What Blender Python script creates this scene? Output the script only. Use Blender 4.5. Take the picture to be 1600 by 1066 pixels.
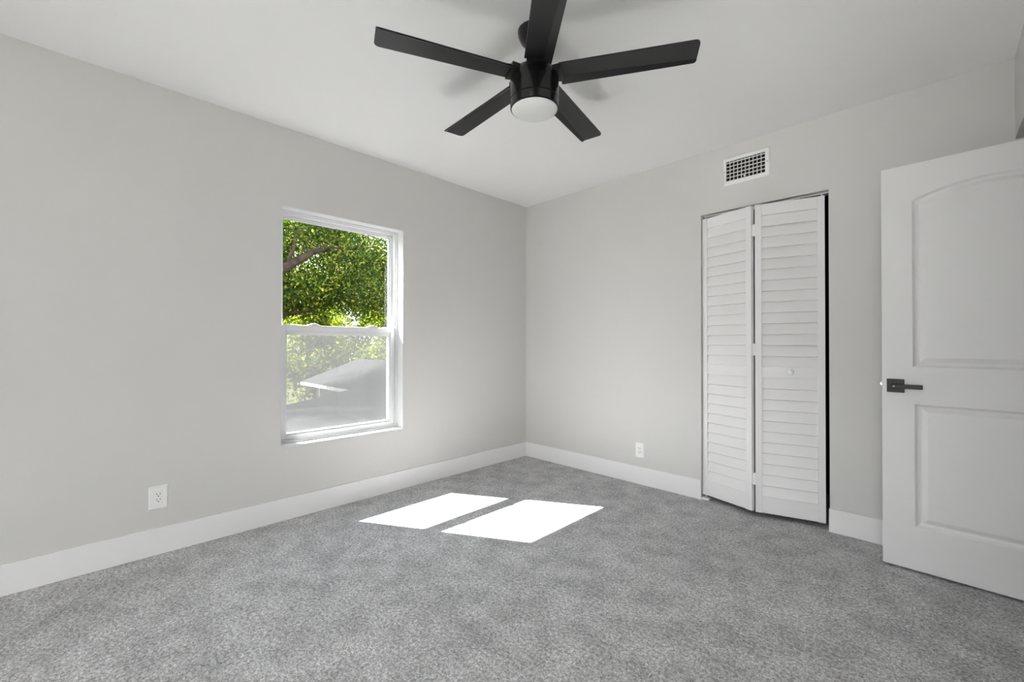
import bpy, bmesh, math, random
import numpy as np
from mathutils import Vector, Matrix

for o in list(bpy.data.objects):
    bpy.data.objects.remove(o)
SC = bpy.context.scene
COL = SC.collection
random.seed(7)
RNG = np.random.default_rng(7)

# ------------------------------------------------------------------ camera
F_PX, YAW, PITCH, ROLL = 672.944, -0.782485, 0.006985, 0.000716
CAM = Vector((2.88848, -3.09789, 1.09196))
fwd = Vector((math.cos(PITCH)*math.sin(YAW), math.cos(PITCH)*math.cos(YAW), math.sin(PITCH)))
right = Vector((math.cos(YAW), -math.sin(YAW), 0))
up = right.cross(fwd)
r2 = right*math.cos(ROLL) + up*math.sin(ROLL)
u2 = up*math.cos(ROLL) - right*math.sin(ROLL)
cam_data = bpy.data.cameras.new('camera')
cam_data.sensor_width = 36.0
cam_data.lens = F_PX*36.0/1600.0
cam_data.clip_start = 0.02
cam_data.clip_end = 500
cam = bpy.data.objects.new('camera', cam_data)
M = Matrix((r2, u2, -fwd)).transposed().to_4x4()
M.translation = CAM
cam.matrix_world = M
COL.objects.link(cam)
SC.camera = cam

# ------------------------------------------------------------------ light
SUN_STRENGTH = 97.0
SKY_STRENGTH = 7.6
world = bpy.data.worlds.new('sky')
SC.world = world
world.use_nodes = True
nt = world.node_tree
nt.nodes.clear()
wo = nt.nodes.new('ShaderNodeOutputWorld')
bg = nt.nodes.new('ShaderNodeBackground')
tc = nt.nodes.new('ShaderNodeTexCoord')
sx = nt.nodes.new('ShaderNodeSeparateXYZ')
rp = nt.nodes.new('ShaderNodeValToRGB')
rp.color_ramp.elements[0].position = 0.0
rp.color_ramp.elements[0].color = (1.0, 0.99, 0.98, 1)
rp.color_ramp.elements[1].position = 0.9
rp.color_ramp.elements[1].color = (0.80, 0.89, 1.0, 1)
nt.links.new(tc.outputs['Generated'], sx.inputs[0])
nt.links.new(sx.outputs['Z'], rp.inputs[0])
nt.links.new(rp.outputs[0], bg.inputs['Color'])
bg.inputs['Strength'].default_value = SKY_STRENGTH
nt.links.new(bg.outputs[0], wo.inputs[0])

sun_d = bpy.data.lights.new('sun', 'SUN')
sun_d.energy = SUN_STRENGTH
sun_d.angle = math.radians(0.5)
sun_d.color = (1.0, 0.985, 0.965)
sun = bpy.data.objects.new('sun', sun_d)
SUN_DIR = Vector((1.0, 0.58, -1.32)).normalized()
sun.rotation_euler = SUN_DIR.to_track_quat('-Z', 'Y').to_euler()
sun.location = (-6, -6, 9)
COL.objects.link(sun)

# daylight portal at the added rear window (helps sample the sky through it)
def portal(loc, sx_, sy_, direction):
    d = bpy.data.lights.new('daylight_portal', 'AREA')
    d.shape = 'RECTANGLE'
    d.size, d.size_y = sx_, sy_
    d.cycles.is_portal = True
    o = bpy.data.objects.new('daylight_portal', d)
    o.location = loc
    o.rotation_euler = Vector(direction).to_track_quat('-Z', 'Z').to_euler()
    COL.objects.link(o)

SC.view_settings.view_transform = 'Standard'
SC.view_settings.look = 'None'
SC.view_settings.exposure = 0.06
SC.view_settings.gamma = 1.0
SC.view_settings.use_curve_mapping = False
SC.cycles.max_bounces = 16
SC.cycles.diffuse_bounces = 10
SC.cycles.glossy_bounces = 4
SC.cycles.transparent_max_bounces = 24
SC.cycles.caustics_reflective = False
SC.cycles.caustics_refractive = False
SC.cycles.sample_clamp_indirect = 12.0

# ------------------------------------------------------------------ materials
def base(name, color, rough=0.6, spec=0.3, metal=0.0):
    m = bpy.data.materials.new(name)
    m.use_nodes = True
    b = m.node_tree.nodes['Principled BSDF']
    b.inputs['Base Color'].default_value = (*color, 1)
    b.inputs['Roughness'].default_value = rough
    b.inputs['Metallic'].default_value = metal
    b.inputs['Specular IOR Level'].default_value = spec
    return m

def N(m, t):
    return m.node_tree.nodes.new(t)

def L(m, a, b):
    m.node_tree.links.new(a, b)

def noise(m, scale, detail=3.0, rough=0.55):
    t = N(m, 'ShaderNodeTexCoord')
    n = N(m, 'ShaderNodeTexNoise')
    n.inputs['Scale'].default_value = scale
    n.inputs['Detail'].default_value = detail
    n.inputs['Roughness'].default_value = rough
    L(m, t.outputs['Object'], n.inputs['Vector'])
    return n

def bump(m, height, strength, dist=0.002, prev=None):
    b = N(m, 'ShaderNodeBump')
    b.inputs['Strength'].default_value = strength
    b.inputs['Distance'].default_value = dist
    L(m, height, b.inputs['Height'])
    if prev is not None:
        L(m, prev.outputs[0], b.inputs['Normal'])
    L(m, b.outputs[0], m.node_tree.nodes['Principled BSDF'].inputs['Normal'])
    return b

def painted(name, color, rough, scale=220, strength=0.12, spec=0.25):
    m = base(name, color, rough, spec)
    n = noise(m, scale, 3)
    n2 = noise(m, 3.0, 2)
    bump(m, n.outputs[0], strength, 0.001)
    mx = N(m, 'ShaderNodeMix'); mx.data_type = 'RGBA'
    mx.inputs[6].default_value = (*[c*0.985 for c in color], 1)
    mx.inputs[7].default_value = (*[min(1, c*1.015) for c in color], 1)
    L(m, n2.outputs[0], mx.inputs[0])
    L(m, mx.outputs[2], m.node_tree.nodes['Principled BSDF'].inputs['Base Color'])
    return m

M_WALL = painted('warm_grey_wall_paint', (0.600, 0.590, 0.580), 0.55)
M_CEIL = painted('white_ceiling_paint', (0.838, 0.829, 0.826), 0.8, 60, 0.25)
M_TRIM = painted('white_trim_paint', (0.79, 0.78, 0.785), 0.35, 40, 0.03)
M_DOOR = painted('white_door_paint', (0.76, 0.75, 0.755), 0.38, 30, 0.03)
M_VINYL = base('white_vinyl', (0.66, 0.66, 0.67), 0.4)
M_LINING = painted('white_jamb_paint', (0.62, 0.62, 0.62), 0.5, 40, 0.03)
M_PLASTIC = base('white_plastic', (0.82, 0.82, 0.81), 0.3)
M_SLOT = base('dark_slot', (0.02, 0.02, 0.02), 0.6)
M_DARK = painted('dark_void', (0.02, 0.018, 0.015), 0.9)
M_DUCT = base('duct_shade', (0.016, 0.013, 0.008), 0.8)  # dark tone standing for the shade inside the duct
M_BLACK = base('matte_black_metal', (0.006, 0.006, 0.006), 0.34, 0.35)
M_FANBODY = base('satin_black_fan_body', (0.005, 0.005, 0.005), 0.22, 0.5)
M_CHROME = base('chrome', (0.8, 0.8, 0.8), 0.2, 0.5, 1.0)
M_GREYMETAL = base('grey_metal', (0.35, 0.35, 0.35), 0.4, 0.5, 0.8)
M_DOME = base('frosted_white_dome', (0.72, 0.72, 0.71), 0.35, 0.4)
M_WINBLACK = base('black_blade', (0.006, 0.006, 0.0062), 0.36, 0.42)
_n = noise(M_WINBLACK, 90, 4)
_n.inputs['Scale'].default_value = 60
bump(M_WINBLACK, _n.outputs[0], 0.08, 0.0006)
M_CLOSET = painted('closet_shade', (0.03, 0.028, 0.022), 0.9)  # shade of the closed closet put into the wall colour

def carpet_mat():
    m = base('grey_carpet', (0.33, 0.33, 0.325), 0.95, 0.05)
    p = m.node_tree.nodes['Principled BSDF']
    fine = noise(m, 170, 2, 0.7)
    mid = noise(m, 75, 3, 0.6)
    big = noise(m, 7.0, 6, 0.7)
    broad = noise(m, 1.6, 2, 0.5)
    def ramp(src, lo, hi, a, b):
        r = N(m, 'ShaderNodeMapRange')
        r.inputs['From Min'].default_value = lo
        r.inputs['From Max'].default_value = hi
        r.inputs['To Min'].default_value = a
        r.inputs['To Max'].default_value = b
        L(m, src, r.inputs['Value'])
        return r.outputs[0]
    def mul(a, b):
        k = N(m, 'ShaderNodeMath'); k.operation = 'MULTIPLY'
        L(m, a, k.inputs[0]); L(m, b, k.inputs[1])
        return k.outputs[0]
    v = mul(mul(ramp(fine.outputs[0], 0.33, 0.67, 0.58, 1.42), ramp(mid.outputs[0], 0.34, 0.66, 0.66, 1.34)),
            mul(ramp(big.outputs[0], 0.38, 0.60, 0.82, 1.12), ramp(broad.outputs[0], 0.35, 0.65, 0.95, 1.05)))
    hue = N(m, 'ShaderNodeMix'); hue.data_type = 'RGBA'
    hue.inputs[6].default_value = (0.460, 0.454, 0.448, 1)
    hue.inputs[7].default_value = (0.450, 0.452, 0.468, 1)
    L(m, ramp(mid.outputs[0], 0.4, 0.6, 0, 1), hue.inputs[0])
    sc = N(m, 'ShaderNodeVectorMath'); sc.operation = 'SCALE'
    L(m, hue.outputs[2], sc.inputs[0]); L(m, v, sc.inputs['Scale'])
    L(m, sc.outputs[0], p.inputs['Base Color'])
    b1 = bump(m, mid.outputs[0], 0.6, 0.006)
    bump(m, fine.outputs[0], 0.5, 0.004, b1)
    return m
M_CARPET = carpet_mat()

def thin_glass(name, tint, refl=0.05):
    m = bpy.data.materials.new(name); m.use_nodes = True
    t = m.node_tree; t.nodes.clear()
    o = t.nodes.new('ShaderNodeOutputMaterial')
    mix = t.nodes.new('ShaderNodeMixShader')
    tr = t.nodes.new('ShaderNodeBsdfTransparent'); tr.inputs[0].default_value = (*tint, 1)
    gl = t.nodes.new('ShaderNodeBsdfGlossy'); gl.inputs['Roughness'].default_value = 0.02
    lw = t.nodes.new('ShaderNodeLayerWeight'); lw.inputs[0].default_value = 0.5
    pw = t.nodes.new('ShaderNodeMath'); pw.operation = 'POWER'; pw.inputs[1].default_value = 5.0
    ma = t.nodes.new('ShaderNodeMath'); ma.operation = 'MULTIPLY_ADD'; ma.inputs[1].default_value = 0.6; ma.inputs[2].default_value = 0.02
    t.links.new(lw.outputs['Facing'], pw.inputs[0]); t.links.new(pw.outputs[0], ma.inputs[0])
    t.links.new(ma.outputs[0], mix.inputs[0])
    t.links.new(tr.outputs[0], mix.inputs[1])
    t.links.new(gl.outputs[0], mix.inputs[2])
    t.links.new(mix.outputs[0], o.inputs[0])
    return m
M_GLASS = thin_glass('clear_window_glass', (0.98, 0.99, 0.985))

def screen_mat():
    m = bpy.data.materials.new('fine_grey_insect_mesh'); m.use_nodes = True
    t = m.node_tree; t.nodes.clear()
    o = t.nodes.new('ShaderNodeOutputMaterial')
    mix = t.nodes.new('ShaderNodeMixShader')
    tr = t.nodes.new('ShaderNodeBsdfTransparent')
    df = t.nodes.new('ShaderNodeBsdfDiffuse'); df.inputs[0].default_value = (0.036, 0.036, 0.0365, 1)
    tl = t.nodes.new('ShaderNodeBsdfTranslucent'); tl.inputs[0].default_value = (0.037, 0.037, 0.0375, 1)
    ad = t.nodes.new('ShaderNodeAddShader')
    t.links.new(df.outputs[0], ad.inputs[0]); t.links.new(tl.outputs[0], ad.inputs[1])
    mix.inputs[0].default_value = 0.42
    t.links.new(tr.outputs[0], mix.inputs[1]); t.links.new(ad.outputs[0], mix.inputs[2])
    t.links.new(mix.outputs[0], o.inputs[0])
    return m
M_SCREEN = screen_mat()

def leaf_mat(name, dark, mid, light, yellow=0.75):
    m = bpy.data.materials.new(name); m.use_nodes = True
    t = m.node_tree; t.nodes.clear()
    o = t.nodes.new('ShaderNodeOutputMaterial')
    g = t.nodes.new('ShaderNodeNewGeometry')
    r = t.nodes.new('ShaderNodeValToRGB')
    r.color_ramp.elements[0].color = (*dark, 1)
    r.color_ramp.elements[1].color = (*light, 1)
    e = r.color_ramp.elements.new(yellow); e.color = (*mid, 1)
    t.links.new(g.outputs['Random Per Island'], r.inputs[0])
    df = t.nodes.new('ShaderNodeBsdfDiffuse')
    tl = t.nodes.new('ShaderNodeBsdfTranslucent')
    gm = t.nodes.new('ShaderNodeMix'); gm.data_type = 'RGBA'; gm.blend_type = 'MULTIPLY'
    gm.inputs[0].default_value = 1.0
    gm.inputs[7].default_value = (1.25, 1.40, 0.50, 1)
    t.links.new(r.outputs[0], df.inputs[0])
    t.links.new(r.outputs[0], gm.inputs[6])
    t.links.new(gm.outputs[2], tl.inputs[0])
    mx = t.nodes.new('ShaderNodeMixShader'); mx.inputs[0].default_value = 0.5
    t.links.new(df.outputs[0], mx.inputs[1]); t.links.new(tl.outputs[0], mx.inputs[2])
    t.links.new(mx.outputs[0], o.inputs[0])
    return m
M_LEAF = leaf_mat('oak_leaves', (0.013, 0.030, 0.009), (0.048, 0.082, 0.018), (0.235, 0.235, 0.048), 0.62)
M_LEAF2 = leaf_mat('yellow_green_leaves', (0.025, 0.042, 0.009), (0.085, 0.105, 0.018), (0.215, 0.20, 0.036), 0.6)

def mottled(name, c1, c2, scale, rough=0.9, bs=0.5, bd=0.01, stretch=(1, 1, 1)):
    m = base(name, c1, rough, 0.1)
    t = N(m, 'ShaderNodeTexCoord'); mp = N(m, 'ShaderNodeMapping')
    mp.inputs['Scale'].default_value = stretch
    n = N(m, 'ShaderNodeTexNoise'); n.inputs['Scale'].default_value = scale; n.inputs['Detail'].default_value = 6
    L(m, t.outputs['Object'], mp.inputs[0]); L(m, mp.outputs[0], n.inputs['Vector'])
    mx = N(m, 'ShaderNodeMix'); mx.data_type = 'RGBA'
    mx.inputs[6].default_value = (*c1, 1); mx.inputs[7].default_value = (*c2, 1)
    r = N(m, 'ShaderNodeMapRange')
    r.inputs['From Min'].default_value = 0.35; r.inputs['From Max'].default_value = 0.65
    L(m, n.outputs[0], r.inputs['Value']); L(m, r.outputs[0], mx.inputs[0])
    L(m, mx.outputs[2], m.node_tree.nodes['Principled BSDF'].inputs['Base Color'])
    bump(m, n.outputs[0], bs, bd)
    return m
M_SHINGLE = mottled('grey_shingles', (0.0075, 0.0075, 0.0078), (0.014, 0.014, 0.014), 5, stretch=(1, 4, 1))
M_BARK = mottled('brown_bark', (0.014, 0.010, 0.007), (0.035, 0.026, 0.019), 9, bs=1.0, bd=0.03)
M_GRASS = mottled('sunlit_grass', (0.022, 0.026, 0.008), (0.040, 0.036, 0.014), 2.0)
M_SIDING = mottled('cream_siding', (0.10, 0.097, 0.092), (0.115, 0.112, 0.106), 3, bs=0.05)
M_FASCIA = base('white_fascia_paint', (0.30, 0.30, 0.30), 0.5)
M_BOUNCE = mottled('bounce_paving', (0.44, 0.435, 0.425), (0.50, 0.495, 0.485), 4)  # pale tone set to bounce sunlight indoors
M_STUCCO = mottled('outer_stucco', (0.20, 0.195, 0.185), (0.22, 0.215, 0.205), 30, bs=0.3)

# ------------------------------------------------------------------ helpers
class MB:
    def __init__(s):
        s.v, s.f = [], []
    def add(s, vs, fs):
        k = len(s.v)
        s.v += [tuple(v) for v in vs]
        s.f += [tuple(i+k for i in f) for f in fs]
        return s
    def box(s, x0, x1, y0, y1, z0, z1):
        if x0 > x1: x0, x1 = x1, x0
        if y0 > y1: y0, y1 = y1, y0
        if z0 > z1: z0, z1 = z1, z0
        vs = [(x0, y0, z0), (x1, y0, z0), (x1, y1, z0), (x0, y1, z0), (x0, y0, z1), (x1, y0, z1), (x1, y1, z1), (x0, y1, z1)]
        return s.add(vs, [(0, 3, 2, 1), (4, 5, 6, 7), (0, 1, 5, 4), (1, 2, 6, 5), (2, 3, 7, 6), (3, 0, 4, 7)])
    def prism(s, poly, fn, a, b):
        """poly: list of 2D points; fn(p,h)->3D; extruded between h=a and h=b"""
        n = len(poly)
        vs = [fn(q, a) for q in poly] + [fn(q, b) for q in poly]
        fs = [tuple(range(n))[::-1], tuple(range(n, 2*n))] + [(i, (i+1) % n, n+(i+1) % n, n+i) for i in range(n)]
        return s.add(vs, fs)
    def lathe(s, prof, n=48, c=(0, 0, 0)):
        vs, fs = [], []
        for r, z in prof:
            for i in range(n):
                a = 2*math.pi*i/n
                vs.append((c[0]+r*math.cos(a), c[1]+r*math.sin(a), c[2]+z))
        for j in range(len(prof)-1):
            for i in range(n):
                k = (i+1) % n
                fs.append((j*n+i, j*n+k, (j+1)*n+k, (j+1)*n+i))
        fs.append(tuple(range(n))[::-1])
        fs.append(tuple(range((len(prof)-1)*n, len(prof)*n)))
        return s.add(vs, fs)
    def tube(s, pts, rads, n=10):
        pts = [Vector(q) for q in pts]
        vs, fs = [], []
        for i, q in enumerate(pts):
            d = (pts[min(i+1, len(pts)-1)]-pts[max(i-1, 0)]).normalized()
            a = d.cross(Vector((0.3, 0.2, 1))).normalized()
            if a.length < 0.1: a = Vector((1, 0, 0))
            b = d.cross(a)
            for k in range(n):
                t = 2*math.pi*k/n
                vs.append(q + (a*math.cos(t)+b*math.sin(t))*rads[i])
        for i in range(len(pts)-1):
            for k in range(n):
                m = (k+1) % n
                fs.append((i*n+k, i*n+m, (i+1)*n+m, (i+1)*n+k))
        fs.append(tuple(range(n))[::-1]); fs.append(tuple(range((len(pts)-1)*n, len(pts)*n)))
        return s.add(vs, fs)
    def build(s, name, mat, parent=None, bevel=0.0, smooth=False, seg=2, fix=True):
        me = bpy.data.meshes.new(name)
        me.from_pydata(s.v, [], s.f)
        if fix:
            bm = bmesh.new(); bm.from_mesh(me)
            bmesh.ops.recalc_face_normals(bm, faces=bm.faces)
            bm.to_mesh(me); bm.free()
        me.materials.append(mat)
        o = bpy.data.objects.new(name, me)
        COL.objects.link(o)
        if parent is not None:
            o.parent = parent
        if bevel > 0:
            b = o.modifiers.new('bevel', 'BEVEL')
            b.width = bevel; b.segments = seg; b.limit_method = 'ANGLE'; b.angle_limit = math.radians(35)
            b.harden_normals = False
        if smooth:
            for p in me.polygons:
                p.use_smooth = True
            w = o.modifiers.new('edges', 'EDGE_SPLIT'); w.split_angle = math.radians(35)
        return o

def tag(o, label, cat, group=None, kind=None):
    o['label'] = label
    o['category'] = cat
    if group: o['group'] = group
    if kind: o['kind'] = kind
    return o

def empty(name, loc=(0, 0, 0), rz=0.0):
    o = bpy.data.objects.new(name, None)
    o.location = loc; o.rotation_euler = (0, 0, rz)
    o.empty_display_size = 0.1
    COL.objects.link(o)
    return o

def struct(o, label, cat):
    return tag(o, label, cat, kind='structure')

# ------------------------------------------------------------------ room shell
H = 2.44
WX = 3.143           # right wall plane
RY = -6.0            # rear wall plane, unseen, set far back to even the fill light
WY0, WY1, WZ0, WZ1 = -2.220, -1.360, 0.446, 1.955     # window opening
CX0, CX1, CZ = 1.6897, 2.4275, 2.002                  # closet opening
TH = 0.20
XE = 5.6             # unseen widening behind the camera, shaped to let in fill light
HX = 3.455           # far side of the deep door recess
HZ = 2.058

struct(MB().box(0.0, WX+0.35, RY, 0.75, -0.12, 0.0).box(WX+0.35, XE, RY, -2.30, -0.12, 0.0).build('floor', M_CARPET), 'grey cut-pile carpet covering the bedroom floor', 'carpet')
struct(MB().box(-TH, WX+0.35, RY-TH, 0.75, H, H+0.12).box(WX+0.35, XE+0.15, RY-TH, -2.30, H, H+0.12).build('ceiling', M_CEIL), 'flat white painted ceiling', 'ceiling')

w = MB()
w.box(-TH, 0, RY-TH, WY0, -0.12, H)
w.box(-TH, 0, WY1, 0.14, -0.12, H)
w.box(-TH, 0, WY0, WY1, -0.12, WZ0)
w.box(-TH, 0, WY0, WY1, WZ1, H)
wl = struct(w.build('wall_left', M_WALL), 'pale warm grey wall holding the window', 'wall')

w = MB()
w.box(0, CX0, 0, 0.12, -0.02, H)
w.box(CX1, HX, 0, 0.12, -0.02, H)
w.box(CX0, CX1, 0, 0.12, CZ, H)
struct(w.build('wall_back', M_WALL), 'pale warm grey wall holding the louvered closet', 'wall')

w = MB()
w.box(WX, HX, -2.30, -1.22, -0.02, H)
w.box(WX, HX, -1.22, 0, HZ, H)
w.box(HX, XE, -2.40, -2.30, -0.02, H)
w.box(XE, XE+0.15, RY-TH, -2.30, -0.12, H)
struct(w.build('wall_right', M_WALL), 'pale warm grey wall beside the open door, cut by a deep doorway', 'wall')

# hall side of the recess
w = MB()
w.box(HX, HX+0.10, -0.275, 0.12, -0.02, HZ+0.05)
w.box(HX, HX+0.10, -1.30, -1.075, -0.02, HZ+0.05)
w.box(HX+1.1, HX+1.2, -1.5, 0.3, -0.02, HZ+0.05)
w.box(HX, HX+1.2, 0.12, 0.22, -0.02, HZ+0.05)
w.box(HX, HX+1.2, -1.4, -1.3, -0.02, HZ+0.05)
w.box(HX, HX+1.2, -1.4, 0.22, HZ, HZ+0.10)
struct(w.build('wall_hall', M_WALL), 'hallway walls beyond the bedroom doorway', 'wall')
struct(MB().box(WX+0.35, HX+1.2, -1.5, 0.3, -0.12, 0).build('floor_hall', M_CARPET), 'grey carpet of the hallway beyond the door', 'carpet')

RW = (1.75, 4.9, 0.20, 2.24)      # added rear window opening for fill light: x0,x1,z0,z1
w = MB()
w.box(0, RW[0], RY-TH, RY, -0.12, H)
w.box(RW[1], XE, RY-TH, RY, -0.12, H)
w.box(RW[0], RW[1], RY-TH, RY, -0.12, RW[2])
w.box(RW[0], RW[1], RY-TH, RY, RW[3], H)
struct(w.build('wall_rear', M_WALL), 'pale warm grey wall behind the camera with an added wide window', 'wall')
portal(((RW[0]+RW[1])/2, RY-0.02, (RW[2]+RW[3])/2), RW[1]-RW[0], RW[3]-RW[2], (0, 1, 0))

# added rear window that lets in fill daylight: frame and pane
rw = empty('window_fill', ((RW[0]+RW[1])/2, RY-0.12, RW[2]))
struct(rw, 'added wide white window behind the camera for fill daylight', 'window')
b = MB(); hw = (RW[1]-RW[0])/2; hh = RW[3]-RW[2]
for x0, x1, z0, z1 in ((-hw, -hw+0.05, 0, hh), (hw-0.05, hw, 0, hh), (-hw+0.05, hw-0.05, 0, 0.05), (-hw+0.05, hw-0.05, hh-0.05, hh), (-0.03, 0.03, 0.05, hh-0.05)):
    b.box(x0, x1, -0.04, 0.04, z0, z1)
b.build('window_frame', M_VINYL, rw, 0.003)
MB().box(-hw+0.05, hw-0.05, -0.004, 0.0, 0.05, hh-0.05).build('pane', M_GLASS, rw)

# baseboards
def baseboard(name, pts_box, label):
    struct(MB().box(*pts_box).build(name, M_TRIM, None, 0.002), label, 'baseboard')
BH, BT = 0.1363, 0.014
baseboard('baseboard_left', (0, BT, RY, 0, 0, BH), 'white baseboard along the foot of the window wall')
baseboard('baseboard_back', (BT, CX0+0.003, -BT, 0, 0, BH), 'long white baseboard left of the louvered closet')
baseboard('baseboard_right', (CX1-0.003, WX, -BT, 0, 0, BH), 'short white baseboard between closet and open door')

# closet interior, walls coloured near-black to stand for shade
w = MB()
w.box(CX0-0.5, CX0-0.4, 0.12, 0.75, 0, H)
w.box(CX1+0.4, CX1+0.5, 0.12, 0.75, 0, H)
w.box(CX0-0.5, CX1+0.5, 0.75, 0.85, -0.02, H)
struct(w.build('wall_closet', M_CLOSET), 'inside walls of the closet behind the louvered doors, shade painted in as near-black', 'wall')

# ------------------------------------------------------------------ window_1
wn = empty('window_1', (0, (WY0+WY1)/2, WZ0))
struct(wn, 'white vinyl single-hung window with trees outside', 'window')
OY = (WY0+WY1)/2
def ly(y): return y-OY
def lz(z): return z-WZ0
# painted reveal lining + sill
e = 0.005
b = MB()
b.box(-0.082, -0.001, ly(WY1)-e, ly(WY1), 0, lz(WZ1))
b.box(-0.082, -0.001, ly(WY0), ly(WY0)+e, 0, lz(WZ1))
b.box(-0.082, -0.001, ly(WY0)+e, ly(WY1)-e, lz(WZ1)-e, lz(WZ1))
b.build('jamb_lining', M_LINING, wn, 0.001)
MB().box(-0.082, 0.001, ly(WY0)+e, ly(WY1)-e, 0, 0.008).build('sill', M_LINING, wn, 0.002)
# vinyl frame: ring with stepped profile
def ring(b, y0, y1, z0, z1, wdt, d0, d1, wb=None, wt=None):
    wb = wdt if wb is None else wb
    wt = wdt if wt is None else wt
    b.box(-d1, -d0, y0, y0+wdt, z0, z1)
    b.box(-d1, -d0, y1-wdt, y1, z0, z1)
    b.box(-d1, -d0, y0+wdt, y1-wdt, z0, z0+wb)
    b.box(-d1, -d0, y0+wdt, y1-wdt, z1-wt, z1)
b = MB()
a0, a1, c0, c1 = ly(WY0), ly(WY1), 0.0, lz(WZ1)
ring(b, a0, a1, c0, c1, 0.016, 0.080, 0.185, 0.020, 0.016)
ring(b, a0+0.016, a1-0.016, c0+0.020, c1-0.016, 0.007, 0.092, 0.185, 0.012, 0.007)
ring(b, a0+0.023, a1-0.023, c0+0.032, c1-0.023, 0.006, 0.121, 0.126, 0.004, 0.006)
b.build('window_frame', M_VINYL, wn, 0.002)

def sash(y0, y1, z0, z1, st, rb, rt, d0, d1, gd, tb=0.010):
    b = MB()
    ring(b, y0, y1, z0, z1, st-0.010, d0, d1, rb-0.010, rt-tb)
    ring(b, y0+st-0.010, y1-st+0.010, z0+rb-0.010, z1-rt+tb, 0.010, d0+0.008, d1-0.006, None, tb)
    s = b.build('sash', M_VINYL, wn, 0.002)
    MB().box(-gd-0.003, -gd, y0+st-0.002, y1-st+0.002, z0+rb-0.002, z1-rt+0.002).build('pane', M_GLASS, s)
    return s
# lower (inner) sash: meeting rail on top
low = sash(ly(-2.194), ly(-1.386), lz(0.479), lz(1.214), 0.042, 0.033, 0.064, 0.090, 0.119, 0.107, 0.026)
# upper (outer) sash
upp = sash(ly(-2.197), ly(-1.383), lz(1.165), lz(1.932), 0.030, 0.040, 0.026, 0.127, 0.156, 0.143)
# two cam locks on the meeting rail and the tilt latches at its ends
def lock_at(y):
    b = MB()
    prof = [(-0.040, 0), (-0.036, 0.006), (-0.018, 0.008), (-0.010, 0.016), (0.012, 0.016), (0.030, 0.008), (0.040, 0.006), (0.044, 0)]
    b.prism([(y+q, lz(1.214)+h) for q, h in prof], lambda q, h: (-h, q[0], q[1]), 0.094, 0.118)
    return b.build('sash_lock', M_VINYL, low, 0.002)
lock_at(ly(-1.985)); lock_at(ly(-1.565))
for y in (-2.135, -1.43):
    MB().box(-0.114, -0.094, ly(y)-0.045, ly(y)+0.045, lz(1.214), lz(1.214)+0.005).build('tilt_latch', M_VINYL, low, 0.002)
# insect screen outside of the lower sash
b = MB()
ring(b, ly(-2.190), ly(-1.392), lz(0.49), lz(1.19), 0.016, 0.162, 0.170)
scr = b.build('insect_screen', M_VINYL, wn, 0.001)
MB().box(-0.1665, -0.1660, ly(-2.176), ly(-1.406), lz(0.503), lz(1.177)).build('screen_mesh', M_SCREEN, scr)

# ------------------------------------------------------------------ door_1 : hinged panel door
DW, DH, DT = 0.745, 1.949, 0.035
ang = math.atan2(-0.0373, 0.9993)
d1 = empty('door_1', (2.6816, -0.2688, 0.012), ang)
struct(d1, 'white two-panel arch-top bedroom door standing open', 'door')

def arch_loop(s0, s1, z0, z1, rise, n=24):
    pts = [(s0, z0), (s1, z0)]
    if rise <= 0:
        return pts + [(s1, z1), (s0, z1)]
    half = (s1-s0)/2; R = (half*half+rise*rise)/(2*rise); c = (s0+s1)/2
    for i in range(n+1):
        x = s1-(s1-s0)*i/n
        pts.append((x, z1-(R-rise)+math.sqrt(max(R*R-(x-c)**2, 0))))
    return pts
def panel_loops(s0, s1, z0, z1, rise):
    Ls = []
    for off, dep in ((0, 0), (0.010, 0.010), (0.019, 0.0125), (0.024, 0.0125), (0.044, 0.002), (0.047, 0.0015)):
        r = rise*(1-off*0.8)
        Ls.append((arch_loop(s0+off, s1-off, z0+off, z1-off*0.75, r), dep))
    return Ls
bm = bmesh.new()
rect = [(0, 0), (DW, 0), (DW, DH), (0, DH)]
panels = [(0.1187, DW-0.1187, 0.206, 0.792, 0.0), (0.1127, DW-0.1127, 0.970, 1.774, 0.056)]
for side in (0, 1):
    def P(q, dep):
        return (q[0], dep if side == 0 else DT-dep, q[1])
    edges = []
    def loop(pts, dep):
        vs = [bm.verts.new(P(q, dep)) for q in pts]
        return vs
    def ring_edges(vs):
        return [bm.edges.new((vs[i], vs[(i+1) % len(vs)])) for i in range(len(vs))]
    outer = loop(rect, 0)
    edges += ring_edges(outer)
    if side == 0: front = outer
    else: back = outer
    for pa in panels:
        ls = panel_loops(*pa)
        prev = loop(*ls[0]); edges += ring_edges(prev)
        for pts, dep in ls[1:]:
            cur = loop(pts, dep)
            for i in range(len(cur)):
                k = (i+1) % len(cur)
                bm.faces.new((prev[i], prev[k], cur[k], cur[i]))
            prev = cur
        bm.faces.new(prev)
    bmesh.ops.triangle_fill(bm, use_beauty=True, use_dissolve=False, edges=edges)
for i in range(4):
    k = (i+1) % 4
    bm.faces.new((front[i], front[k], back[k], back[i]))
bmesh.ops.recalc_face_normals(bm, faces=bm.faces)
me = bpy.data.meshes.new('door_slab'); bm.to_mesh(me); bm.free()
me.materials.append(M_DOOR)
slab = bpy.data.objects.new('door_slab', me); COL.objects.link(slab); slab.parent = d1

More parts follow.
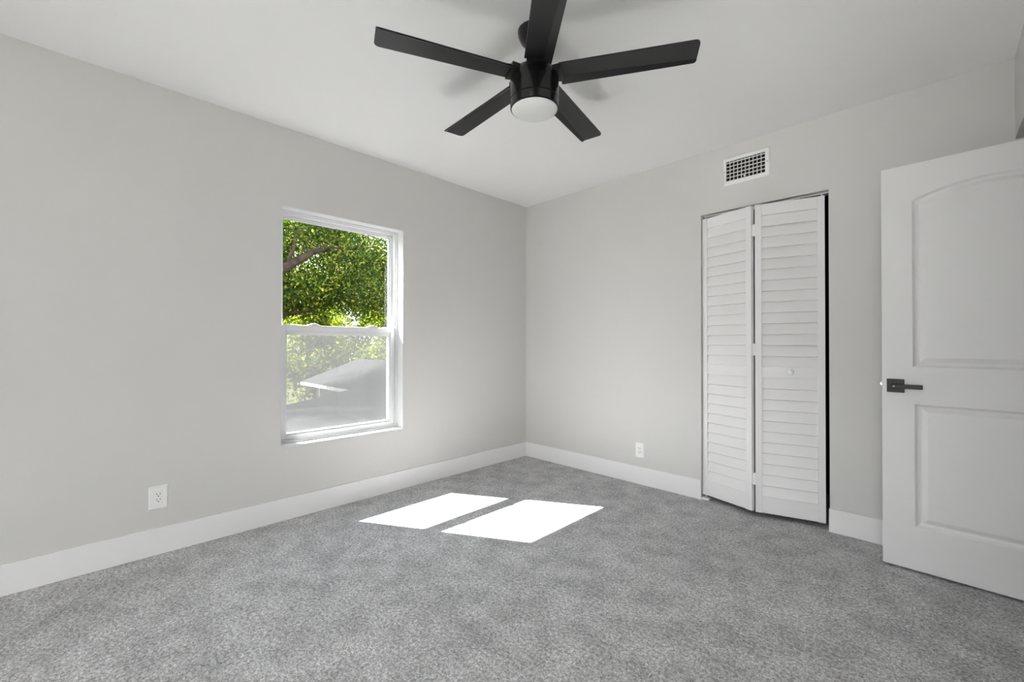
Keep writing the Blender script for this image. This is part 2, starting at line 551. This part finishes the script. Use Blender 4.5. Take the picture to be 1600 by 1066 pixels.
# lever handle (both sides)
for sgn, y0 in ((-1, 0.0), (1, DT)):
    hx, hz = 0.051, 0.8775
    def yy(v): return y0+sgn*v
    h = MB().box(hx-0.0325, hx+0.0325, yy(0), yy(0.008), hz-0.0325, hz+0.0325).build('door_handle', M_BLACK, d1, 0.0015)
    nb = MB()
    nb.prism([(0.013*math.cos(t*math.pi/8), 0.013*math.sin(t*math.pi/8)) for t in range(16)], lambda q, k: (hx+q[0], k, hz+q[1]), yy(0.008), yy(0.046))
    nb.build('neck', M_BLACK, h)
    lv = MB().box(hx-0.014, hx+0.099, yy(0.038), yy(0.052), hz-0.0105, hz+0.0105)
    lv.build('lever', M_BLACK, h, 0.002)
    if sgn < 0:
        MB().prism([(0.0035*math.cos(t*math.pi/6), 0.0035*math.sin(t*math.pi/6)) for t in range(12)], lambda q, k: (hx-0.002+q[0], k, hz+q[1]), yy(0.0515), yy(0.0530)).build('privacy_pin', M_GREYMETAL, h)
lt = MB().box(-0.001, 0.0, 0.006, 0.029, 0.852, 0.909)
lt.prism([(0.012, 0.876), (0.012, 0.889), (0.022, 0.889), (0.022, 0.876)], lambda q, k: (k, q[0], q[1]), -0.008, -0.001)
o = lt.build('latch', M_CHROME, d1, 0.001); o['label'] = 'small chrome latch bolt on the door edge'
for z in (0.18, 0.95, 1.74):
    hg = MB().box(DW, DW+0.002, 0.0, 0.03, z, z+0.09)
    hg.prism([(0.006*math.cos(t*math.pi/6), 0.006*math.sin(t*math.pi/6)) for t in range(12)], lambda q, k: (DW+0.004+q[0], -0.004+q[1], k), z, z+0.09)
    hg.build('hinge', M_BLACK, d1)

# ------------------------------------------------------------------ door_2 : louvered bifold closet
d2 = empty('door_2', ((CX0+CX1)/2, 0.03, 0.0))
struct(d2, 'white louvered bifold closet doors, slightly folded outward', 'door')
D2 = Vector(((CX0+CX1)/2, 0.03, 0))
LZ0, LZ1, LT = 0.032, 1.977, 0.028
def leaf(p0, p1, knob):
    p0 = Vector((*p0, 0)); p1 = Vector((*p1, 0))
    d = (p1-p0); W = d.length; d.normalize()
    n = Vector((-d.y, d.x, 0))       # points away from the room
    def T(s, t, z):
        q = p0 + d*s + n*t
        return (q.x-D2.x, q.y-D2.y, z)
    def bx(b, s0, s1, t0, t1, z0, z1):
        vs = [T(s0, t0, z0), T(s1, t0, z0), T(s1, t1, z0), T(s0, t1, z0), T(s0, t0, z1), T(s1, t0, z1), T(s1, t1, z1), T(s0, t1, z1)]
        b.add(vs, [(0, 3, 2, 1), (4, 5, 6, 7), (0, 1, 5, 4), (1, 2, 6, 5), (2, 3, 7, 6), (3, 0, 4, 7)])
    ST = 0.0375
    b = MB()
    bx(b, 0, ST, 0, LT, LZ0, LZ1); bx(b, W-ST, W, 0, LT, LZ0, LZ1)
    bx(b, ST, W-ST, 0.003, LT-0.003, LZ1-0.072, LZ1-0.001)
    bx(b, ST, W-ST, 0.003, LT-0.003, LZ0+0.001, 0.1400)
    bx(b, ST, W-ST, 0.003, LT-0.003, 0.8822, 0.9502)
    fr = b.build('closet_panel', M_DOOR, d2, 0.0015)
    b = MB()
    def slats(za, zb, k):
        p = (zb-za)/k
        for i in range(k):
            z0 = za+i*p; z1 = z0+p+0.016
            th = 0.0060
            # tilted blade: bottom edge forward, top edge back under the next one
            prof = [(0.0005, z0), (0.0005+th, z0-0.0035), (0.0205+th*0.6, z1), (0.0205, z1+0.002)]
            if i == k-1:
                prof = [(0.0005, z0), (0.0005+th, z0-0.0035), (0.0175+th*0.6, zb+0.002), (0.0175, zb+0.002)]
            b.prism(prof, lambda q, h: T(h, q[0], q[1]), ST-0.002, W-ST+0.002)
    slats(0.1400, 0.8822, 11)
    slats(0.9502, 1.9050, 14)
    b.build('louver_slats', M_DOOR, fr)
    if knob:
        prof = [(0.007, 0.0), (0.007, 0.010), (0.0145, 0.017), (0.0165, 0.025), (0.0135, 0.032), (0.006, 0.036)]
        kb = MB(); n_ = 20
        vs, fs = [], []
        for r, t in prof:
            for i in range(n_):
                a = 2*math.pi*i/n_
                vs.append(T(0.187+r*math.cos(a), 0.003-t, 0.9205+r*math.sin(a)))
        for j in range(len(prof)-1):
            for i in range(n_):
                k = (i+1) % n_
                fs.append((j*n_+i, j*n_+k, (j+1)*n_+k, (j+1)*n_+i))
        fs.append(tuple(range((len(prof)-1)*n_, len(prof)*n_)))
        kb.add(vs, fs); kb.build('knob', M_PLASTIC, fr, smooth=True)
    return fr, T, W
lf, TL, WL = leaf((1.692, 0.022), (2.036, -0.079), False)
rf, TR, WR = leaf((2.056, -0.076), (2.406, 0.020), True)
# hinges across the fold
for z in (1.78, 1.02, 0.20):
    a = Vector(TL(WL, 0.004, 0)); c = Vector(TR(0, 0.004, 0))
    b = MB()
    b.box(a.x-0.001, c.x+0.001, a.y+0.004, a.y+0.010, z, z+0.075)
    b.build('hinge', M_PLASTIC, d2)
# head track, pivots and floor bracket
MB().box(CX0-D2.x+0.002, CX1-D2.x-0.002, 0.012, 0.030, 1.994, CZ).build('head_track', M_TRIM, d2)
for s in (1.712, 2.388):
    MB().prism([(0.004*math.cos(t*math.pi/5), 0.004*math.sin(t*math.pi/5)) for t in range(10)], lambda q, k: (s-D2.x+q[0], 0.006+q[1], k), LZ1-0.002, 1.996).build('pivot_pin', M_PLASTIC, d2)
b = MB(); b.box(CX0-D2.x+0.001, CX0-D2.x+0.05, -0.025, 0.02, 0.0, 0.012)
b.prism([(0.004*math.cos(t*math.pi/5), 0.004*math.sin(t*math.pi/5)) for t in range(10)], lambda q, k: (1.712-D2.x+q[0], 0.004+q[1], k), 0.012, LZ0+0.002)
b.build('floor_bracket', M_PLASTIC, d2, 0.001)

# ------------------------------------------------------------------ air vent
vt = empty('air_vent', (1.986, 0.0, 2.167))
tag(vt, 'white air supply grille on the wall above the closet', 'vent')
VX0, VX1, VZ0, VZ1 = -0.1415, 0.1415, 0.0, 0.186
IX0, IX1, IZ0, IZ1 = -0.122, 0.113, 0.027, 0.158
b = MB()
def fr_pts(x0, x1, z0, z1, y): return [(x0, y, z0), (x1, y, z0), (x1, y, z1), (x0, y, z1)]
rows = [fr_pts(VX0, VX1, VZ0, VZ1, 0.0), fr_pts(VX0+0.001, VX1-0.001, VZ0+0.001, VZ1-0.001, -0.004),
        fr_pts(VX0+0.008, VX1-0.008, VZ0+0.008, VZ1-0.008, -0.010), fr_pts(IX0, IX1, IZ0, IZ1, -0.010), fr_pts(IX0, IX1, IZ0, IZ1, -0.001)]
vs = sum(rows, []); fs = []
for j in range(len(rows)-1):
    for i in range(4):
        k = (i+1) % 4
        fs.append((j*4+i, j*4+k, (j+1)*4+k, (j+1)*4+i))
b.add(vs, fs)
b.build('grille_frame', M_PLASTIC, vt)
MB().box(IX0, IX1, -0.0012, -0.0002, IZ0, IZ1).build('duct_shade_sheet', M_DUCT, vt)  # thin dark sheet on the wall, painted shade instead of a real duct
b = MB()
for i in range(1, 6):
    z = IZ1-0.0105-(i-1)*0.0243
    b.box(IX0, IX1, -0.0085, -0.0045, z-0.0022, z+0.0022)
b.build('horizontal_blades', M_PLASTIC, vt)
b = MB()
for i in range(1, 10):
    x = IX0+(IX1-IX0)*i/10.0
    b.box(x-0.0016, x+0.0016, -0.0060, -0.0018, IZ0, IZ1)
b.build('vertical_blades', M_PLASTIC, vt)
for x in (-0.131, 0.127):
    MB().prism([(0.004*math.cos(t*math.pi/5), 0.004*math.sin(t*math.pi/5)) for t in range(10)], lambda q, k: (x+q[0], k, 0.093+q[1]), -0.0115, -0.0098).build('screw', M_GREYMETAL, vt)
MB().box(-0.012, -0.002, -0.016, -0.0085, IZ0+0.006, IZ0+0.016).build('damper_lever', M_PLASTIC, vt, 0.001)

# ------------------------------------------------------------------ outlets
def outlet(loc, rz, w_, h_, label):
    r = empty('power_outlet', loc, rz)     # local: x across, -y out of the wall, z up
    tag(r, label, 'power outlet', 'white wall power outlets')
    b = MB()
    rows = [fr_pts(-w_/2, w_/2, -h_/2, h_/2, 0.0), fr_pts(-w_/2, w_/2, -h_/2, h_/2, -0.002), fr_pts(-w_/2+0.006, w_/2-0.006, -h_/2+0.006, h_/2-0.006, -0.006)]
    vs = sum(rows, []); fs = [(8, 9, 10, 11)]
    for j in range(2):
        for i in range(4):
            k = (i+1) % 4
            fs.append((j*4+i, j*4+k, (j+1)*4+k, (j+1)*4+i))
    b.add(vs, fs); b.build('cover_plate', M_PLASTIC, r)
    ins = MB().box(-0.0165, 0.0165, -0.0078, -0.0055, -0.0335, 0.0335).build('receptacle', M_PLASTIC, r, 0.0012)
    for zc in (0.014, -0.014):
        for x in (-0.0065, 0.0065):
            MB().box(x-0.0013, x+0.0013, -0.0082, -0.0076, zc+0.001, zc+0.0095).build('slot', M_SLOT, ins)
        MB().prism([(0.0028*math.cos(t*math.pi/5), 0.0028*math.sin(t*math.pi/5)) for t in range(10)], lambda q, k: (q[0], k, zc-0.006+q[1]), -0.0082, -0.0076).build('ground_hole', M_SLOT, ins)
    for zc in (0.048, -0.048):
        MB().prism([(0.003*math.cos(t*math.pi/5), 0.003*math.sin(t*math.pi/5)) for t in range(10)], lambda q, k: (q[0], k, zc+q[1]), -0.0066, -0.0058).build('screw', M_PLASTIC, r)
    return r
outlet((0.0, -2.8018, 0.2930), math.pi/2, 0.079, 0.121, 'white duplex outlet low on the window wall, left of the window')
outlet((1.2203, 0.0, 0.2615), 0.0, 0.076, 0.117, 'white duplex outlet low on the closet wall, near the closet')

# ------------------------------------------------------------------ ceiling fan
FX, FY = 1.6527, -1.7185
fan = empty('ceiling_fan', (FX, FY, H))
tag(fan, 'matte black five-blade ceiling fan with frosted light dome', 'ceiling fan')
zz = lambda z: z-H
MB().lathe([(0.072, 0.0), (0.072, -0.006), (0.069, -0.022), (0.060, -0.042), (0.045, -0.058), (0.028, -0.068), (0.020, -0.071)], 48).build('canopy', M_BLACK, fan, smooth=True)
MB().lathe([(0.0125, -0.068), (0.0125, zz(2.285))], 24).build('downrod', M_BLACK, fan, smooth=True)
MB().lathe([(0.030, zz(2.31)), (0.032, zz(2.275)), (0.088, zz(2.262)), (0.094, zz(2.256)), (0.1045, zz(2.232)), (0.1045, zz(2.1405)), (0.1025, zz(2.1385))], 64).build('motor_housing', M_FANBODY, fan, smooth=True)
MB().lathe([(0.1025, zz(2.1385)), (0.1045, zz(2.1365)), (0.1035, zz(2.104)), (0.0995, zz(2.100)), (0.0985, zz(2.106))], 64).build('light_ring', M_FANBODY, fan, smooth=True)
dome = MB().lathe([(0.0985, zz(2.106))]+[(0.0985*math.cos(t), zz(2.102)-0.020*math.sin(t)) for t in np.linspace(0, math.pi/2*0.97, 12)], 64).build('light_dome', M_DOME, fan, smooth=True)
dome['label'] = 'frosted white light dome, unlit'
PH = math.radians(30.55)
BR0, BR1, BC, BTK = 0.112, 0.658, 0.059, 0.007
def blade_mesh(a):
    ca, sa = math.cos(a), math.sin(a)
    tilt = math.radians(2.0); fold = math.radians(34)
    def W(r, t, up_):
        return (r*ca - t*sa, r*sa + t*ca, zz(2.246)+up_)
    b = MB()
    rc = 0.020
    # outline of the flat part: from the fold line to the leading edge, rounded tip corner
    f0, f1 = BC-0.037, BC-0.014
    def hgt(r, t):
        fl = f0+(f1-f0)*(r-BR0)/(BR1-BR0)
        if t <= fl: return -t*math.sin(tilt)
        return -fl*math.sin(tilt)-(t-fl)*math.sin(fold)
    tips = [(BR1-rc+rc*math.sin(x), -BC+rc-rc*math.cos(x)) for x in np.linspace(0, math.pi/2, 6)]
    flat = [(BR0, -BC+0.004)] + tips + [(BR1, f1), (BR0, f0)]
    flap = [(BR0, f0), (BR1, f1)] + [(BR1-0.012+0.012*math.cos(x), BC-0.012+0.012*math.sin(x)) for x in np.linspace(0, math.pi/2, 5)] + [(BR0, BC-0.004)]
    for poly in (flat, flap):
        n = len(poly)
        vs = [W(r, t, hgt(r, t)) for r, t in poly] + [W(r, t, hgt(r, t)+BTK) for r, t in poly]
        fs = [tuple(range(n))[::-1], tuple(range(n, 2*n))] + [(i, (i+1) % n, n+(i+1) % n, n+i) for i in range(n)]
        b.add(vs, fs)
    return b, W
for k in range(5):
    a = PH+k*math.radians(72)
    b, W = blade_mesh(a)
    bl = b.build('blade', M_WINBLACK, fan)
    ib = MB()
    pts = [(0.088, -0.030), (0.150, -0.040), (0.165, -0.030), (0.165, 0.012), (0.150, 0.018), (0.088, 0.030)]
    n = len(pts)
    vs = [W(r, t, 0.0075) for r, t in pts] + [W(r, t, 0.0125) for r, t in pts]
    ib.add(vs, [tuple(range(n))[::-1], tuple(range(n, 2*n))] + [(i, (i+1) % n, n+(i+1) % n, n+i) for i in range(n)])
    pts = [(0.080, -0.040), (0.118, -0.046), (0.118, 0.044), (0.080, 0.040)]
    vs = [W(r, t, -0.012) for r, t in pts] + [W(r, t, 0.0125) for r, t in pts]
    ib.add(vs, [(3, 2, 1, 0), (4, 5, 6, 7)] + [(i, (i+1) % 4, 4+(i+1) % 4, 4+i) for i in range(4)])
    ib.build('blade_iron', M_BLACK, bl)

# ------------------------------------------------------------------ outside
GZ = -2.75
struct(MB().box(-90, 40, -60, 70, GZ-0.2, GZ).build('ground', M_GRASS), 'sunlit grass around the houses, seen through the window', 'grass')
struct(MB().box(-3.0, 11.0, -28.0, RY-TH-0.3, GZ, GZ+0.03).build('ground_bounce', M_BOUNCE), 'added pale concrete behind the house, bouncing sunlight into the rear window', 'driveway')  # added ground that reflects sun up through the rear window
# lower storey of this house and an added eave that keeps sun out of the rear window
struct(MB().box(-TH, XE+0.15, RY-TH, 0.85, GZ, -0.121).build('wall_lower_storey', M_STUCCO), 'stuccoed lower storey of this house', 'wall')
struct(MB().box(-0.15, XE+0.6, RY-1.25, RY-TH, H+0.02, H+0.14).build('ceiling_sunshade', M_TRIM), 'added unseen eave blocking sun from the rear window', 'eave')

def slab_poly(b, top, thick):
    n = len(top)
    vs = list(top) + [(x, y, z-thick) for x, y, z in top]
    b.add(vs, [tuple(range(n)), tuple(range(n, 2*n))[::-1]] + [(i, (i+1) % n, n+(i+1) % n, n+i) for i in range(n)])

# low roof just outside the sill
pr = empty('porch_roof', (-3.2, -0.5, -0.3))
tag(pr, 'low grey shingled roof directly below the window', 'roof')
def off(o, pts): return [(x-o.location.x, y-o.location.y, z-o.location.z) for x, y, z in pts]
b = MB(); slab_poly(b, off(pr, [(-0.22, -3.5, 0.02), (-3.34, -3.5, -0.10), (-8.37, 2.15, -0.12), (-0.22, 2.15, 0.02)]), 0.12)
b.build('roof_shingles', M_SHINGLE, pr)
b = MB()
slab_poly(b, off(pr, [(-0.3, -3.1, -0.15), (-3.2, -3.1, -0.25), (-7.6, 1.9, -0.27), (-0.3, 1.9, -0.15)]), 2.4)
b.build('wall', M_SIDING, pr)

# neighbouring house: gable roof, fascia, wall
hs = empty('house', (-8.5, 4.4, GZ))
tag(hs, 'neighbouring house with grey shingled gable roof and white fascia', 'house')
ex0, ex1, ey0, ry, ey1, ez, rz_ = -12.7, -3.0, 2.30, 4.35, 6.4, -0.20, 0.53
b = MB()
slab_poly(b, off(hs, [(ex0, ey0, ez), (ex1, ey0, ez), (ex1, ry, rz_), (ex0, ry, rz_)]), 0.06)
slab_poly(b, off(hs, [(ex0, ry, rz_), (ex1, ry, rz_), (ex1, ey1, ez), (ex0, ey1, ez)]), 0.06)
b.build('roof', M_SHINGLE, hs)
b = MB().box(ex0+8.5, ex1+8.5, ey0-4.4-0.02, ey0-4.4+0.02, ez-GZ-0.11, ez-GZ-0.01)
b.build('fascia', M_FASCIA, hs)['label'] = 'white fascia board under the eave'
b = MB()
b.box(ex0+0.4+8.5, ex1-0.2+8.5, ey0+0.35-4.4, ey1-0.3-4.4, 0, ez-GZ-0.06)
b.prism([(ey0+0.35-4.4, ez-GZ-0.06), (ey1-0.3-4.4, ez-GZ-0.06), (ry-4.4, rz_-GZ-0.10)], lambda q, k: (k, q[0], q[1]), ex0+0.4+8.5, ex1-0.2+8.5)
b.build('wall', M_SIDING, hs)
MB().box(-3.55, -3.47, ey0+0.34-4.4, ey0+0.36-4.4, 0, ez-GZ-0.1).build('corner_board', M_GREYMETAL, hs)

# trees
def foliage(name, mat, parent, clusters, per, leaf, spread):
    c = np.repeat(np.asarray(clusters, float), per, 0)
    n = len(c)
    d = RNG.normal(size=(n, 3)); d /= np.linalg.norm(d, axis=1)[:, None]
    rad = RNG.random(n)**0.5
    p = c[:, :3] + d*rad[:, None]*c[:, 3:4]*spread
    nrm = RNG.normal(size=(n, 3)) + np.array([0, 0, 0.5]); nrm /= np.linalg.norm(nrm, axis=1)[:, None]
    t = RNG.normal(size=(n, 3)); t -= (t*nrm).sum(1)[:, None]*nrm; t /= np.linalg.norm(t, axis=1)[:, None]
    bt = np.cross(nrm, t)
    s = leaf*(0.6+0.8*RNG.random(n))[:, None]
    sag = nrm*s*0.18
    v = np.empty((n, 4, 3))
    v[:, 0] = p - t*s; v[:, 1] = p - bt*s*0.42 + sag; v[:, 2] = p + t*s; v[:, 3] = p + bt*s*0.42 + sag
    loc = np.array(parent.location)
    v = v.reshape(-1, 3) - loc
    me = bpy.data.meshes.new(name)
    me.vertices.add(n*4); me.vertices.foreach_set('co', v.astype(np.float32).ravel())
    me.loops.add(n*4); me.loops.foreach_set('vertex_index', np.arange(n*4, dtype=np.int32))
    me.polygons.add(n); me.polygons.foreach_set('loop_start', np.arange(0, n*4, 4, dtype=np.int32))
    me.update(calc_edges=True); me.validate()
    me.materials.append(mat)
    o = bpy.data.objects.new(name, me); COL.objects.link(o); o.parent = parent
    return o

def crown(center, rx, ry_, rz__, k, rmin, rmax, shell=0.55):
    out = []
    while len(out) < k:
        q = RNG.normal(size=3); q /= np.linalg.norm(q)
        m = shell+(1-shell)*RNG.random()
        out.append((center[0]+q[0]*rx*m, center[1]+q[1]*ry_*m, center[2]+q[2]*rz__*m, rmin+(rmax-rmin)*RNG.random()))
    return out

def branch(b, p0, p1, r0, r1, bend=0.15, n=6):
    p0 = Vector(p0); p1 = Vector(p1); pts, rs = [], []
    for i in range(n+1):
        t = i/n
        q = p0.lerp(p1, t)
        if 0 < i < n:
            q += Vector((random.uniform(-1, 1), random.uniform(-1, 1), random.uniform(-1, 1)))*bend*(p1-p0).length*0.25
        pts.append(q); rs.append(r0+(r1-r0)*t)
    b.tube(pts, rs, 9)

# the big oak
oak = empty('oak_tree', (-9.3, -0.5, GZ))
tag(oak, 'large green oak with a thick limb, nearest the window', 'tree')
lo = Vector(oak.location)
b = MB()
branch(b, (0, 0, 0), (0.1, 0.15, 4.6), 0.42, 0.30, 0.05)
branch(b, (0.1, 0.15, 4.3), (2.0, 0.25, 5.30), 0.20, 0.125, 0.05)
branch(b, (2.0, 0.25, 5.28), (2.0, 1.12, 5.92), 0.125, 0.075, 0.10)
branch(b, (2.0, 1.10, 5.91), (1.7, 2.5, 6.35), 0.075, 0.03, 0.15)
branch(b, (2.0, 0.62, 5.55), (1.9, 0.9, 6.5), 0.04, 0.015, 0.15)
branch(b, (0.1, 0.15, 4.5), (-0.6, -2.4, 6.6), 0.20, 0.07, 0.15)
branch(b, (0.1, 0.15, 4.6), (-0.3, 0.6, 8.0), 0.22, 0.06, 0.15)
branch(b, (0.1, 0.1, 4.1), (0.2, 1.9, 4.75), 0.07, 0.03, 0.25)
branch(b, (0.35, 1.2, 5.6), (-0.5, 1.8, 7.6), 0.06, 0.02, 0.2)
branch(b, (0.1, 0.15, 4.4), (2.2, -0.4, 6.8), 0.16, 0.05, 0.15)
b.build('trunk', M_BARK, oak, smooth=True)
oc = crown((-9.1, 1.1, 3.0), 2.4, 3.5, 2.1, 270, 0.45, 0.85) + crown((-9.2, -0.6, 4.9), 3.0, 3.2, 1.9, 60, 0.5, 0.9)
oc += crown((-11.6, 1.4, 3.2), 1.1, 2.6, 1.6, 60, 0.45, 0.8, 0.3)
LIMB = [Vector((-7.3, -0.25, 2.55)).lerp(Vector((-7.3, 0.62, 3.17)), t/8) for t in range(10)]
oc = [c for c in oc if c[2]-c[3] > 1.45 and not (c[0] > -7.6 and min((Vector(c[:3])-q).length for q in LIMB) < c[3]+0.12)]
foliage('foliage', M_LEAF, oak, oc, 380, 0.047, 1.0)

def bg_tree(name, label, pos, h, cz, rx, rz__, k, per, leaf, mat):
    r = empty(name, (pos[0], pos[1], GZ))
    tag(r, label, 'tree', 'trees behind the neighbouring house')
    b = MB()
    branch(b, (0, 0, 0), (0.2, 0.1, h*0.62), 0.22, 0.10, 0.06)
    for i in range(4):
        a = i*1.7
        branch(b, (0.15, 0.1, h*(0.35+0.07*i)), (math.cos(a)*rx*0.6, math.sin(a)*rx*0.6, h*0.75), 0.08, 0.03, 0.15)
    b.build('trunk', M_BARK, r, smooth=True)
    foliage('foliage', mat, r, crown((pos[0], pos[1], cz), rx, rx, rz__, k, 0.5, 1.1, 0.3), per, leaf, 1.0)
def at(px_dir, dist): return (CAM.x+px_dir[0]*dist, CAM.y+px_dir[1]*dist)
bg_tree('background_tree', 'yellow-green tree at the left behind the lawn', at((-0.966, 0.258), 30.5), 7.5, 1.4, 2.3, 4.0, 60, 170, 0.13, M_LEAF2)
bg_tree('background_tree', 'yellow-green tree behind the gable of the neighbouring house', at((-0.936, 0.352), 23.5), 6.0, 0.7, 1.9, 3.3, 55, 170, 0.11, M_LEAF2)
bg_tree('background_tree', 'dark green tree right behind the neighbouring roof', at((-0.905, 0.425), 33), 7.4, 1.2, 2.6, 3.9, 60, 170, 0.12, M_LEAF)
bg_tree('background_tree', 'golden-leaved tree at the right edge of the window', at((-0.868, 0.497), 20.5), 6.2, 0.9, 1.7, 3.1, 50, 170, 0.10, M_LEAF2)
bg_tree('background_tree', 'tall dark tree farthest behind the oak', at((-0.940, 0.341), 42), 10.5, 2.4, 4.2, 5.2, 80, 170, 0.17, M_LEAF)

side = empty('background_tree', (-9.5, -7.5, GZ))  # added out-of-view tree that blocks sky glare on the window frame
tag(side, 'added unseen tree left of the oak, blocking sky glare on the window frame', 'tree')
b = MB(); branch(b, (0, 0, 0), (0.1, 0.1, 4.5), 0.3, 0.12, 0.05)
b.build('trunk', M_BARK, side, smooth=True)
foliage('foliage', M_LEAF, side, crown((-9.5, -7.5, 1.4), 3.0, 3.0, 3.8, 110, 0.6, 1.1, 0.4), 150, 0.13, 1.0)
